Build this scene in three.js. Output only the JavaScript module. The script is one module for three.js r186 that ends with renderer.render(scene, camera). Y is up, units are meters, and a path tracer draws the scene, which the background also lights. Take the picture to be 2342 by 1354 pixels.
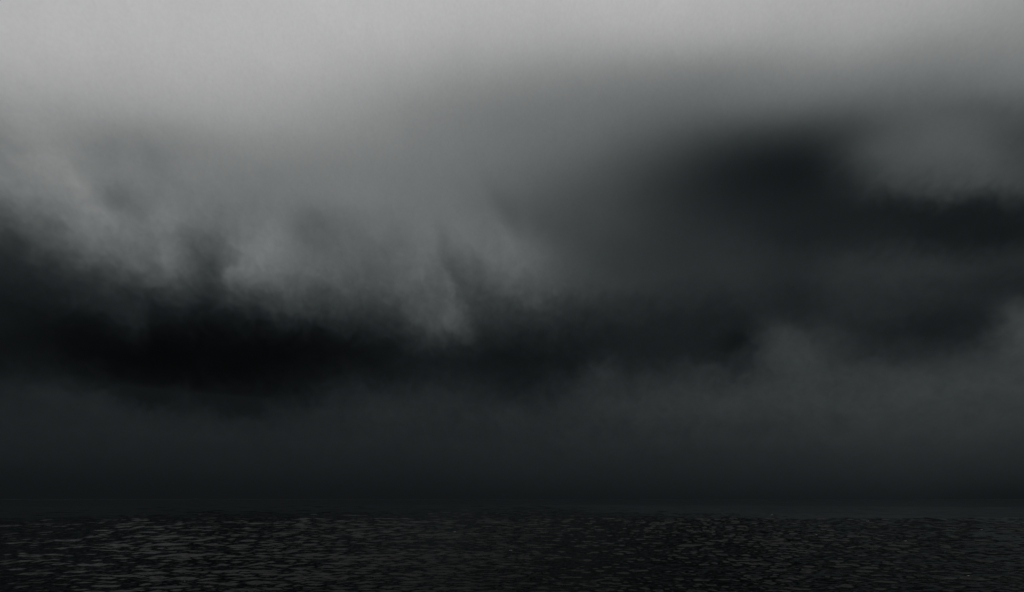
import * as THREE from 'three';
import { mergeGeometries, mergeVertices } from 'three/addons/utils/BufferGeometryUtils.js';

// ---------------------------------------------------------------- camera
const scene = new THREE.Scene();
const EYE = 10;                                             // metres above the mean sea level (a low cliff or a ship's deck)
const camera = new THREE.PerspectiveCamera(88.12, 2342 / 2284, 0.5, 90000);
camera.position.set(0, EYE, 0);
camera.setViewOffset(2342, 2284, 0, 0, 2342, 1354);         // held level, looking out to sea along -z, the lens shifted up so that the horizon stays low
scene.add(camera);

const renderer = new THREE.WebGLRenderer({ antialias: true });
renderer.setSize(1024, 592);
renderer.toneMapping = THREE.LinearToneMapping;
const EXPOSURE = 0.3;                                       // a low-key exposure: the storm light stays dark
renderer.toneMappingExposure = EXPOSURE;
renderer.shadowMap.enabled = true;

// ---------------------------------------------------------------- noise
function mulberry(a) {
  return () => { a |= 0; a = a + 0x6D2B79F5 | 0; let t = Math.imul(a ^ a >>> 15, 1 | a); t = t + Math.imul(t ^ t >>> 7, 61 | t) ^ t; return ((t ^ t >>> 14) >>> 0) / 4294967296; };
}
const PERM = new Uint8Array(512), GRAD = new Float32Array(256 * 3);
{
  const rnd = mulberry(77), p = Array.from({ length: 256 }, (_, i) => i);
  for (let i = 255; i > 0; i--) { const j = Math.floor(rnd() * (i + 1)); [p[i], p[j]] = [p[j], p[i]]; }
  for (let i = 0; i < 512; i++) PERM[i] = p[i & 255];
  for (let i = 0; i < 256; i++) { const z = rnd() * 2 - 1, a = rnd() * 6.28318, r = Math.sqrt(1 - z * z); GRAD.set([r * Math.cos(a), r * Math.sin(a), z], i * 3); }
}
function noise(x, y, z) {                                   // gradient noise, about -1..1
  const X = Math.floor(x), Y = Math.floor(y), Z = Math.floor(z), fx = x - X, fy = y - Y, fz = z - Z;
  const u = fx * fx * fx * (fx * (fx * 6 - 15) + 10), v = fy * fy * fy * (fy * (fy * 6 - 15) + 10), w = fz * fz * fz * (fz * (fz * 6 - 15) + 10);
  const xi = X & 255, yi = Y & 255, zi = Z & 255;
  const g = (i, j, k) => { const h = PERM[PERM[PERM[(xi + i) & 255] + ((yi + j) & 255)] + ((zi + k) & 255)] * 3; return GRAD[h] * (fx - i) + GRAD[h + 1] * (fy - j) + GRAD[h + 2] * (fz - k); };
  const a = g(0, 0, 0), b = g(1, 0, 0), c = g(0, 1, 0), d = g(1, 1, 0), e = g(0, 0, 1), f = g(1, 0, 1), h = g(0, 1, 1), i = g(1, 1, 1);
  const p = a + u * (b - a), q = c + u * (d - c), r = e + u * (f - e), s = h + u * (i - h);
  const m = p + v * (q - p), n = r + v * (s - r);
  return 1.6 * (m + w * (n - m));
}
function fbm(x, y, z, octaves, gain = 0.5) {
  let s = 0, a = 1, f = 1;
  for (let o = 0; o < octaves; o++) { s += a * noise(x * f, y * f, z * f + o * 17.3); a *= gain; f *= 2.03; }
  return s;
}
const smooth = (a, b, x) => { const t = Math.min(1, Math.max(0, (x - a) / (b - a))); return t * t * (3 - 2 * t); };

// ---------------------------------------------------------------- sky: a storm deck, lighter overhead, over a dark rain bank
// Lightness of the deck by elevation in degrees, then its cloud masses:
// azimuth (0 ahead, + right), elevation, half-length, half-height, tilt (all degrees), lightness added.
const DECK_EL = [0, 3, 6, 9, 12, 15, 18, 22, 26, 30, 34, 38, 42, 46, 50, 60, 90];
const DECK = [18, 25, 31, 32, 27, 25, 32, 48, 70, 94, 120, 146, 166, 180, 184, 186, 186];
const CLOUDS = [
  [32.1,28.2,3.9,1.9,-6,-0.061],
  [-27.1,23.0,7.9,3.2,-7,0.161],
  [29.6,30.7,7.3,2.2,-5,-0.104],
  [47.0,9.6,16.0,5.7,8,0.085],
  [-38.5,12.6,15.2,2.2,8,-0.1],
  [-42.2,33.0,11.7,6.3,5,0.181],
  [-0.7,23.8,10.9,3.8,-9,0.225],
  [19.8,30.9,13.9,7.4,22,-0.26],
  [-28.7,10.7,8.5,2.1,13,-0.067],
  [41.2,21.4,8.8,2.2,-17,-0.086],
  [16.6,12.5,7.7,2.8,7,0.132],
  [32.4,39.9,14.9,7.2,-6,0.164],
  [-45.9,11.1,12.6,2.7,-15,0.064],
  [2.6,37.9,12.9,2.3,3,-0.083],
  [30.9,16.1,4.0,2.8,20,0.079],
  [46.3,16.0,2.7,0.9,-18,-0.09],
  [-38.5,21.2,6.0,2.6,-41,0.147],
  [-19.2,12.2,14.6,2.2,-3,0.034],
  [17.6,25.1,7.1,4.4,-32,0.088],
  [-7.4,19.4,3.4,2.3,9,0.103],
  [-35.8,17.4,3.3,1.4,-13,-0.063],
  [4.8,4.9,16.0,4.8,-1,0.022],
  [42.1,18.4,9.8,1.3,-18,0.057],
  [35.4,14.8,7.4,1.6,-22,-0.061],
  [26.4,17.4,4.6,1.8,-52,0.039],
  [48.8,11.4,4.3,2.1,-17,0.058],
  [31.5,12.6,6.5,1.7,-4,-0.041],
  [20.1,14.0,8.0,2.6,21,-0.068],
  [43.8,13.6,12.3,2.4,8,0.087],
  [41.6,14.2,1.8,2.5,-91,-0.085],
  [45.7,26.7,3.3,1.0,-17,-0.039],
  [43.2,24.1,3.6,0.8,-18,0.05],
  [45.5,24.4,1.9,1.7,-37,-0.039],
  [-33.7,24.5,2.2,0.9,24,0.045],
  [-31.7,22.8,3.0,2.2,12,-0.076],
  [-33.4,21.9,1.2,1.6,-30,0.086],
  [-27.4,20.8,3.0,1.3,54,0.066],
  [-31.1,17.5,3.1,2.0,53,-0.061],
  [-35.3,29.5,4.8,1.2,16,-0.041],
  [46.4,31.0,2.5,3.9,53,0.047],
  [-38.2,24.6,1.9,0.7,19,-0.037],
  [34.5,29.0,2.2,1.1,-12,0.066],
  [38.5,24.0,4.6,0.8,-13,-0.037],
  [43.6,28.8,3.2,0.6,-22,-0.031],
  [42.1,26.6,5.3,1.0,-36,0.036],
  [-47.5,31.0,5.0,2.8,12,0.089],
  [-22.1,37.6,11.1,4.3,21,0.071],
  [-47.8,22.9,3.4,1.5,7,0.149],
  [-4.1,22.5,3.5,2.2,-25,-0.112],
  [37.7,27.3,2.4,1.1,-19,0.043],
  [-32.7,18.9,1.5,2.5,22,0.037],
  [-28.9,17.9,1.3,7.3,80,-0.027],
  [-4.9,10.7,3.3,1.4,-14,0.012],
  [0.5,12.0,3.7,1.4,17,-0.015],
  [-38.5,8.8,1.3,0.9,-92,0.006],
  [0.8,28.7,3.6,1.2,-17,-0.028],
  [-12.6,13.0,2.6,0.8,2,-0.011],
  [27.8,38.4,9.6,1.6,-10,0.09],
  [-45.3,4.2,5.7,1.4,-5,0.012],
  [4.8,21.7,3.2,1.9,-19,-0.032],
  [-36.9,10.1,3.1,1.2,-5,-0.018],
  [47.0,0.1,4.7,0.6,-3,-0.013],
  [38.2,0.8,3.5,2.6,68,0.005],
  [10.8,27.9,3.8,2.1,-14,0.027],
  [4.3,22.3,15.5,1.0,-1,0.018],
  [29.1,23.6,2.9,1.1,-11,-0.021],
  [-45.4,9.8,3.0,1.0,-2,-0.021],
  [27.0,38.1,7.6,1.3,-3,-0.042],
  [-18.8,29.1,4.6,1.2,7,0.028],
  [15.3,13.9,2.5,2.0,27,-0.019],
  [-29.4,5.5,4.8,1.3,0,-0.011],
  [27.5,34.2,5.6,1.3,-10,0.041],
  // small torn edges and puffs
  [-6.57,24.33,0.77,2.65,25,-0.031],
  [-7.77,24.27,0.38,2.31,20,0.019],
  [-6.67,22.29,0.38,1.25,30,0.031],
  [-4.51,20.9,1.64,1.45,-45,-0.031],
  [-6.09,19.49,0.96,1.45,-20,0.037],
  [-8.25,20.76,0.76,1.15,0,-0.012],
  [-5.37,17.86,0.96,0.97,0,0.019],
  [-7.77,16.47,0.67,0.96,10,-0.012],
  [-1.99,28.53,0.49,2.91,40,0.013],
  [-0.29,28.92,0.68,2.91,40,-0.013],
  [2.14,26.24,0.58,1.94,25,0.013],
  [-27.95,22.09,0.32,2.14,-12,0.04],
  [-29.07,22.06,0.56,1.91,-12,-0.015],
  [-32.13,24.06,0.53,1.64,0,-0.015],
  [-36.43,15.51,1.19,0.78,0,0.03],
  [-35.15,16.12,0.43,0.48,0,-0.01],
  [-28.51,18.03,0.96,0.51,0,0.02],
  [-35.32,8.92,1.0,0.71,0,-0.03],
  [-32.13,9.77,0.76,0.58,0,0.02],
  [-27.37,9.06,1.46,0.69,0,-0.03],
  [-22.18,10.54,1.12,0.81,0,-0.02],
  [-25.03,9.76,0.67,0.53,0,0.015],
  [-38.27,9.52,0.68,0.61,0,0.015],
  [27.6,15.53,0.97,0.95,0,0.02],
  [26.14,14.09,1.07,0.78,0,0.015],
  [23.33,15.73,1.11,0.89,0,-0.03],
  [30.1,14.08,0.86,0.59,0,0.01],
  [34.6,13.42,0.94,0.64,0,-0.01],
  [37.15,12.46,0.9,0.54,0,-0.01],
  [38.21,13.19,0.54,0.46,0,0.01],
  [44.11,13.91,0.89,0.84,-30,0.015],
  [42.17,13.15,0.74,0.72,0,-0.01],
  [9.81,13.93,1.23,0.77,0,0.03],
  [6.72,13.81,0.96,0.68,0,-0.02],
  [20.41,13.57,0.97,0.55,0,0.02],
  [23.74,12.68,0.94,0.53,0,-0.02],
  [-37.97,27.88,1.02,0.92,0,-0.015],
  [-34.66,28.28,0.87,0.8,0,-0.025],
  [-37.06,24.92,1.18,0.7,-20,-0.018],
  [-40.87,25.43,1.6,0.59,-40,0.02],
  [-38.87,23.6,2.0,0.68,-40,0.025],
  [-35.48,21.88,0.86,0.71,0,-0.01],
  [-25.03,25.53,0.84,1.76,-30,0.02],
  [-20.92,26.21,1.14,1.81,-40,-0.03],
  [-12.93,25.67,1.12,1.7,-40,-0.02],
  [-10.14,23.53,0.66,1.91,-30,0.02]
];
function makeSky() {
  const W = 4096, H = 2048, data = new Float32Array(W * H * 4), D = Math.PI / 180;
  const lobes = CLOUDS.map(([az, el, sx, sy, rot, amp]) => ({ az, el, sx, sy, c: Math.cos(rot * D), s: Math.sin(rot * D), amp, reach: 3.2 * Math.max(sx, sy) }));
  const lin = (v) => v <= 0.04045 ? v / 12.92 : Math.pow((v + 0.055) / 1.055, 2.4);
  const half = H / 2;
  for (let j = half; j < H; j++) {
    const el0 = ((j + 0.5) / H - 0.5) * Math.PI, ce = Math.cos(el0), y = Math.sin(el0), elDeg = el0 / D;
    // far overhead the sky is smooth and off the frame: fewer columns are computed there
    const stride = elDeg > 52 ? 8 : 1;
    for (let i = 0; i < W; i++) {
      const o = (j * W + i) * 4;
      if (stride > 1 && i % stride) { const p = (j * W + i - i % stride) * 4; data[o] = data[p]; data[o + 1] = data[p + 1]; data[o + 2] = data[p + 2]; data[o + 3] = 1; continue; }
      const a = ((i + 0.5) / W - 0.5) * 2 * Math.PI, x = Math.cos(a) * ce, z = Math.sin(a) * ce;
      const az0 = Math.atan2(x, -z) / D, ahead = 1 - smooth(46, 75, Math.abs(az0));
      // ragged edges: the field is looked up through a turbulent warp, strongest about the cloud bases
      const k = smooth(1, 8, elDeg) * (1 - 0.88 * smooth(20, 33, elDeg));
      const w1 = noise(x * 7, y * 8, z * 7), w2 = noise(x * 7 + 31, y * 8, z * 7 + 9);
      let wx = 0.3 * w1, wy = 0.2 * w2, tex = 0;
      if (stride === 1) {
        const a1 = noise(x * 22, y * 24, z * 22), b1 = noise(x * 22 + 50, y * 24, z * 22);
        const a2 = noise(x * 48 + b1, y * 52 + a1, z * 48), b2 = noise(x * 48 + 50 + a1, y * 52, z * 48 + b1);
        const a3 = noise(x * 104 + b2, y * 110 + a2, z * 104), b3 = noise(x * 104 + 50 + a2, y * 110, z * 104 + b2);
        wx += 0.55 * a1 + 0.42 * a2 + 0.26 * a3; wy += 0.5 * b1 + 0.42 * b2 + 0.26 * b3;
        // wisps and puffs, drawn out down to the right
        const u = az0 * D * 0.77 - y * 0.64, v = az0 * D * 0.64 + y * 0.77;
        const n1 = noise(u * 9 + 0.3 * w1, v * 13 + 0.3 * w2, 3.1), n2 = noise(u * 20 + 0.6 * a1, v * 28 + 0.6 * b1, 8.2), n3 = noise(u * 44 + 0.8 * a2, v * 60 + 0.8 * b2, 12.7), n4 = noise(u * 96 + a3, v * 120 + b3, 21.4);
        tex = 0.75 * n1 + 0.75 * (0.35 - Math.abs(n2)) + 0.5 * (0.3 - Math.abs(n3)) + 0.35 * n4 + 0.3 * a2;
      }
      const az = az0 + k * wx * 1.0, el = Math.max(0, elDeg + k * wy * 1.0);
      let n = 0; while (n < DECK_EL.length - 2 && el > DECK_EL[n + 1]) n++;
      let s = DECK[n] + (DECK[n + 1] - DECK[n]) * Math.min(1, (el - DECK_EL[n]) / (DECK_EL[n + 1] - DECK_EL[n]));
      s /= 255;
      for (const b of lobes) {
        const dx = az - b.az, dy = el - b.el;
        if (dx > b.reach || dx < -b.reach || dy > b.reach || dy < -b.reach) continue;
        const p = (dx * b.c + dy * b.s) / b.sx, q = (dy * b.c - dx * b.s) / b.sy, r = p * p + q * q;
        if (r < 10) s += b.amp * (Math.exp(-0.5 * r) - 0.0067);
      }
      // elsewhere round the horizon the same deck goes on, with masses of the same size
      if (ahead < 1) s += (1 - ahead) * (0.09 * smooth(4, 26, elDeg) * noise(x * 2.6, y * 6, z * 2.6) + 0.04 * smooth(3, 14, elDeg) * noise(x * 6, y * 14, z * 6));
      s = Math.max(0.016, s + tex * 0.088 * s * (0.25 + 0.75 * smooth(3, 10, elDeg)) * (1 - 0.85 * smooth(20, 32, elDeg + 9 * smooth(0, 14, az0))));
      if (stride === 1) s *= 1 + 0.02 * noise(x * 330, y * 330, z * 330);
      const floor = 0.082 * smooth(11.1, 9.8, elDeg); s = 0.5 * (s + floor + Math.sqrt((s - floor) * (s - floor) + 0.0004)) - 0.004 * (1 - smooth(0.03, 0.2, s));
      const L = lin(Math.max(0.016, s)) / EXPOSURE, dim = 1 - smooth(0.2, 0.68, s), dark = 1 - smooth(0.06, 0.32, s);
      data[o] = L * (1 - 0.1 * dim - 0.085 * dark); data[o + 1] = L * (1 + 0.012 * dim - 0.012 * dark); data[o + 2] = L * (1.006 + 0.006 * dim + 0.085 * dark); data[o + 3] = 1;
    }
  }
  for (let j = 0; j < half; j++) data.copyWithin(j * W * 4, half * W * 4, (half + 1) * W * 4);
  const t = new THREE.DataTexture(data, W, H, THREE.RGBAFormat, THREE.FloatType);
  t.mapping = THREE.EquirectangularReflectionMapping; t.magFilter = t.minFilter = THREE.LinearFilter; t.colorSpace = THREE.LinearSRGBColorSpace;
  t.wrapS = THREE.RepeatWrapping; t.needsUpdate = true;
  return t;
}
const sky = makeSky();
scene.background = sky;
scene.environment = sky;
scene.fog = new THREE.FogExp2(0xdfe6e6, 1e-6);              // thin sea haze, only seen far out

// the sun, hidden behind the thin bright deck high above
const sun = new THREE.DirectionalLight(new THREE.Color(1, 0.985, 0.96), 0.5);
sun.position.set(-60, 330, -140);
sun.target.position.set(0, 0, -160);
sun.castShadow = true;
sun.shadow.radius = 60;
sun.shadow.mapSize.set(2048, 2048);
Object.assign(sun.shadow.camera, { left: -420, right: 420, top: 420, bottom: -420, near: 10, far: 900 });
scene.add(sun, sun.target);
console.log('sky done');

// ---------------------------------------------------------------- the waves
// A wind sea as a sum of trochoidal waves, short ones riding on long ones, running towards the shore and a little to the right.
const WAVES = [];
{
  const rnd = mulberry(2024), N = 180, L0 = 0.4, L1 = 28;
  for (let i = 0; i < N; i++) {
    const t = (i + rnd()) / N, len = L0 * Math.pow(L1 / L0, t), k = 2 * Math.PI / len;
    const spread = (rnd() + rnd() + rnd() - 1.5) / 1.5;
    const dir = spread * (1.3 + 0.4 * (1 - t));
    const a = Math.SQRT2 / k;                               // for a root mean square slope of 1
    WAVES.push({ len, k, dir, dx: Math.sin(dir), dz: Math.cos(dir), a, ph: rnd() * Math.PI * 2 });
  }
  WAVES.sort((p, q) => q.len - p.len);
}
function slopeOf(len, peak) {                               // root mean square slope that each wave adds: a wind sea about its peak, and a little of everything else
  const o = Math.log2(len / peak);
  return 0.0195 * Math.exp(-0.5 * o * o / (o < 0 ? 1.0 : 0.8)) + 0.006;
}
const SLOPES = new Float32Array(256 * WAVES.length), AIMS = new Float32Array(256 * WAVES.length);
for (let b = 0; b < 256; b++) WAVES.forEach((w, i) => {
  SLOPES[b * WAVES.length + i] = slopeOf(w.len, 0.42 + 0.015 * b / 0.3);         // short chop inshore, longer waves farther out
  const off = (w.dir - 0.35 * (b / 127.5 - 1)) / 0.62;
  AIMS[b * WAVES.length + i] = 1.22 * Math.exp(-0.5 * off * off);
});
const LINE = -268;                                           // the wind line: rough water this side, slick water under the rain beyond
function roughAt(x, z) {
  const l = LINE + 3 * Math.sin(x * 0.013) + 2 * Math.sin(x * 0.041 + 1);
  return smooth(l - 10, l + 4, z);
}
function gustAt(x, z) { return 1 + 0.28 * noise(x * 0.018, z * 0.010, 5.5) + 0.2 * noise(x * 0.06, z * 0.03, 9.1); }
const out = new Float32Array(3);
function surface(x, z, cell) {                              // where the point (x, z) of the still sea is carried; waves shorter than the mesh can hold are left to the ripple relief
  const rough = roughAt(x, z), gust = gustAt(x, z), calm = 0.7 + 0.3 * smooth(-1500, -900, z), bin = Math.min(255, Math.floor(Math.hypot(x, z) * 0.3)) * WAVES.length, turn = Math.floor((Math.tanh(x / 90) * 0.5 + 0.5) * 255) * WAVES.length;   // the sea bends round the headland: its heading turns with x
  const lee = 1 - 0.65 * smooth(40, 260, x);                // smoothest far out to the right
  const wind = 1 + 0.12 * Math.tanh((x - 10) / 90);         // windier to the right
  let px = x, py = 0, pz = z;
  for (let i = 0; i < WAVES.length; i++) {
    const w = WAVES[i];
    let fade = w.len / (2.6 * cell) - 0.6;
    if (fade <= 0) break;
    if (fade > 1) fade = 1;
    const th = w.k * (w.dx * x + w.dz * z) + w.ph, s = Math.sin(th), c = Math.cos(th);
    const slick = (w.len < 0.03 * -z ? 0.75 : 0.5) * lee;
    const a = w.a * SLOPES[bin + i] * AIMS[turn + i] * fade * calm * (slick + (1 - slick) * rough) * (w.len < 6 ? gust : 1) * wind;
    py += a * s;
    px += 1.0 * a * w.dx * c; pz += 1.0 * a * w.dz * c;
  }
  out[0] = px; out[1] = py; out[2] = pz;
  return out;
}

// ---------------------------------------------------------------- the sea: one polar sheet round the shore, finest where it is looked at
function ripples() {                                        // relief of the finest ripples, tiling every 16 m
  const S = 1024, d = new Uint8Array(S * S * 4), h = new Float32Array(S * S), rnd = mulberry(99), M = 16;
  const set = [];
  for (let i = 0; i < 90; i++) {
    const len = 0.16 * Math.pow(9, rnd()), dir = 0.42 + (rnd() + rnd() - 1) * 1.3;
    const nx = Math.round(M / len * Math.sin(dir)), nz = Math.round(M / len * Math.cos(dir));
    if (nx || nz) set.push([nx, nz, len, rnd() * 6.283]);
  }
  const tab = new Float32Array(4096); for (let i = 0; i < 4096; i++) tab[i] = Math.sin(i / 4096 * 2 * Math.PI);
  let lo = 1e9, hi = -1e9;
  for (let j = 0; j < S; j++) for (let i = 0; i < S; i++) {
    let v = 0;
    for (const [nx, nz, len, ph] of set) v += len * tab[Math.floor(((nx * i + nz * j) / S + ph) * 4096) & 4095];
    h[j * S + i] = v; if (v < lo) lo = v; if (v > hi) hi = v;
  }
  for (let i = 0; i < S * S; i++) { const g = Math.round(255 * (h[i] - lo) / (hi - lo)); d[i * 4] = d[i * 4 + 1] = d[i * 4 + 2] = g; d[i * 4 + 3] = 255; }
  const t = new THREE.DataTexture(d, S, S);
  t.wrapS = t.wrapT = THREE.RepeatWrapping; t.magFilter = THREE.LinearFilter; t.minFilter = THREE.LinearMipmapLinearFilter; t.generateMipmaps = true; t.needsUpdate = true;
  return t;
}
const water = new THREE.MeshPhysicalMaterial({ color: new THREE.Color().setRGB(0.001, 0.0013, 0.0013), roughness: 0.03, metalness: 0, ior: 1.333, specularIntensity: 0.22, bumpMap: ripples(), bumpScale: 0.028 });
water.name = 'sea_water';
function makeSea() {
  const radii = [0.5];
  for (let r = 2; r < 44; r *= 1.09) radii.push(r);
  for (let r = 44; r < 400; r *= 1.00275) radii.push(r);
  for (let r = 400; r < 900; r *= 1.005) radii.push(r);
  for (let r = 900; r < 1400; r *= 1.01) radii.push(r);
  for (let r = 1400; r < 20000; r *= 1.09) radii.push(r);
  const angles = [], A = 48 * Math.PI / 180, n = 1120;
  for (let i = 0; i <= n; i++) angles.push(-A + 2 * A * i / n);
  for (let i = 1, m = 64; i < m; i++) angles.push(A + (2 * Math.PI - 2 * A) * i / m);
  const R = radii.length, C = angles.length, pos = new Float32Array((R * C + 1) * 3), uv = new Float32Array((R * C + 1) * 2), idx = new Uint32Array(((R - 1) * C * 2 + C) * 3);
  for (let i = 0; i < R; i++) {
    const r = radii[i], cell = Math.max(i ? radii[i] - radii[i - 1] : 1, 0.0857 * Math.PI / 180 * r);
    for (let j = 0; j < C; j++) {
      const o = i * C + j, x = r * Math.sin(angles[j]), z = -r * Math.cos(angles[j]);
      const p = surface(x, z, j > n ? Math.max(cell, 0.07 * r) : cell);
      pos[o * 3] = p[0]; pos[o * 3 + 1] = p[1]; pos[o * 3 + 2] = p[2];
      uv[o * 2] = x / 16; uv[o * 2 + 1] = z / 16;
    }
  }
  let q = 0;
  const put = (a, b, c) => { idx[q++] = a; idx[q++] = b; idx[q++] = c; };
  for (let i = 0; i + 1 < R; i++) for (let j = 0; j < C; j++) {
    const k = (j + 1) % C, a = i * C + j, b = i * C + k, c = a + C, d = b + C;
    put(a, d, c); put(a, b, d);
  }
  const centre = R * C;
  for (let j = 0; j < C; j++) put(centre, (j + 1) % C, j);
  const g = new THREE.BufferGeometry();
  g.setAttribute('position', new THREE.BufferAttribute(pos, 3));
  g.setAttribute('uv', new THREE.BufferAttribute(uv, 2));
  g.setIndex(new THREE.BufferAttribute(idx, 1));
  g.computeVertexNormals();
  const nrm = g.attributes.normal; let up = 0;
  for (let i = 0; i < 2000; i++) up += nrm.getY(i * 7);
  console.log('sea', R, C, 'triangles', idx.length / 3, 'up', up > 0);
  const m = new THREE.Mesh(g, water);
  m.name = 'sea'; m.castShadow = m.receiveShadow = true;
  m.userData = { kind: 'structure', label: 'dark choppy sea under the storm clouds', category: 'sea' };
  scene.add(m);
}
makeSea();

// ---------------------------------------------------------------- whitecaps: small clumps of foam on breaking crests
const foam = new THREE.MeshStandardMaterial({ color: new THREE.Color().setRGB(0.52, 0.53, 0.53), roughness: 0.85 });
foam.name = 'foam';
function makeWhitecap(seed, x, z, width, clumps, label) {
  // the crest nearest to that place
  let best = -1e9, bx = x, bz = z;
  const cell = 0.00275 * -z;
  for (let dz = -2.4; dz <= 2.4; dz += 0.4) for (let dx = -0.5; dx <= 0.5; dx += 0.25) {
    const p = surface(x + dx, z + dz, cell), score = p[1] - 0.02 * (Math.abs(dx) + Math.abs(dz));
    if (score > best) { best = score; bx = x + dx; bz = z + dz; }
  }
  const rnd = mulberry(seed), parts = [], o = surface(bx, bz, cell).slice();
  const sizes = Array.from({ length: clumps }, () => 0.6 + rnd() * 0.7), span = sizes.reduce((p, q) => p + q, 0);
  for (let i = 0, run = -span / 2; i < clumps; i++) {
    const at = (run + sizes[i] / 2) / span * width * 0.62; run += sizes[i];
    const p = surface(bx + at, bz - at * 0.25 + (rnd() - 0.5) * 0.06, cell);
    const s = 0.62 * width * sizes[i] / span, g = new THREE.IcosahedronGeometry(1, 3), a = g.attributes.position;
    for (let k = 0; k < a.count; k++) {
      const X = a.getX(k), Y = a.getY(k), Z = a.getZ(k), f = 1 + 0.28 * noise(X * 1.7 + seed, Y * 1.7 + i, Z * 1.7) + 0.14 * noise(X * 4 + i, Y * 4, Z * 4 + seed);
      a.setXYZ(k, X * f * s * 0.9 + p[0] - o[0], Y * f * s * 0.3 + 0.4 * (p[1] - o[1]) + 0.03, Z * f * s * 0.5 + p[2] - o[2]);
    }
    parts.push(mergeVertices(deleteAttributes(g)));
  }
  const m = new THREE.Mesh(mergeGeometries(parts), foam);
  m.geometry.computeVertexNormals();
  m.position.set(o[0], o[1], o[2]);
  m.name = makeWhitecap.count ? 'whitecap_' + String(makeWhitecap.count).padStart(3, '0') : 'whitecap';
  makeWhitecap.count = (makeWhitecap.count || 0) + 1;
  m.castShadow = m.receiveShadow = true;
  m.userData = { label, category: 'whitecap', group: 'whitecaps scattered over the dark sea' };
  scene.add(m);
}
function deleteAttributes(g) { g.deleteAttribute('normal'); g.deleteAttribute('uv'); return g; }
makeWhitecap(11, 158, -231, 2.6, 7, 'widest foam fleck, just below the line where the smooth far water begins');
makeWhitecap(12, 0.3, -97.5, 0.9, 5, 'short bright foam dash alone on the waves at the middle of the picture');
makeWhitecap(13, 83, -144, 0.7, 4, 'tiny foam speck on the crest left of the widest fleck and nearer to us');
makeWhitecap(14, 151, -169, 1.0, 4, 'rightmost foam fleck, a thin one on the dark waves near the right edge');
makeWhitecap(15, 88.6, -113.5, 0.9, 4, 'broken foam fleck midway down the sea, right of the picture middle');
makeWhitecap(16, 165, -326, 2.0, 5, 'farthest foam fleck, out on the smooth hazy water beyond the rough sea');
makeWhitecap(17, -17.6, -155, 1.0, 4, 'leftmost foam fleck, faint, on a crest left of the picture middle');
makeWhitecap(18, 57.5, -66, 0.45, 3, 'nearest foam speck, low in the right part of the picture');

renderer.render(scene, camera);
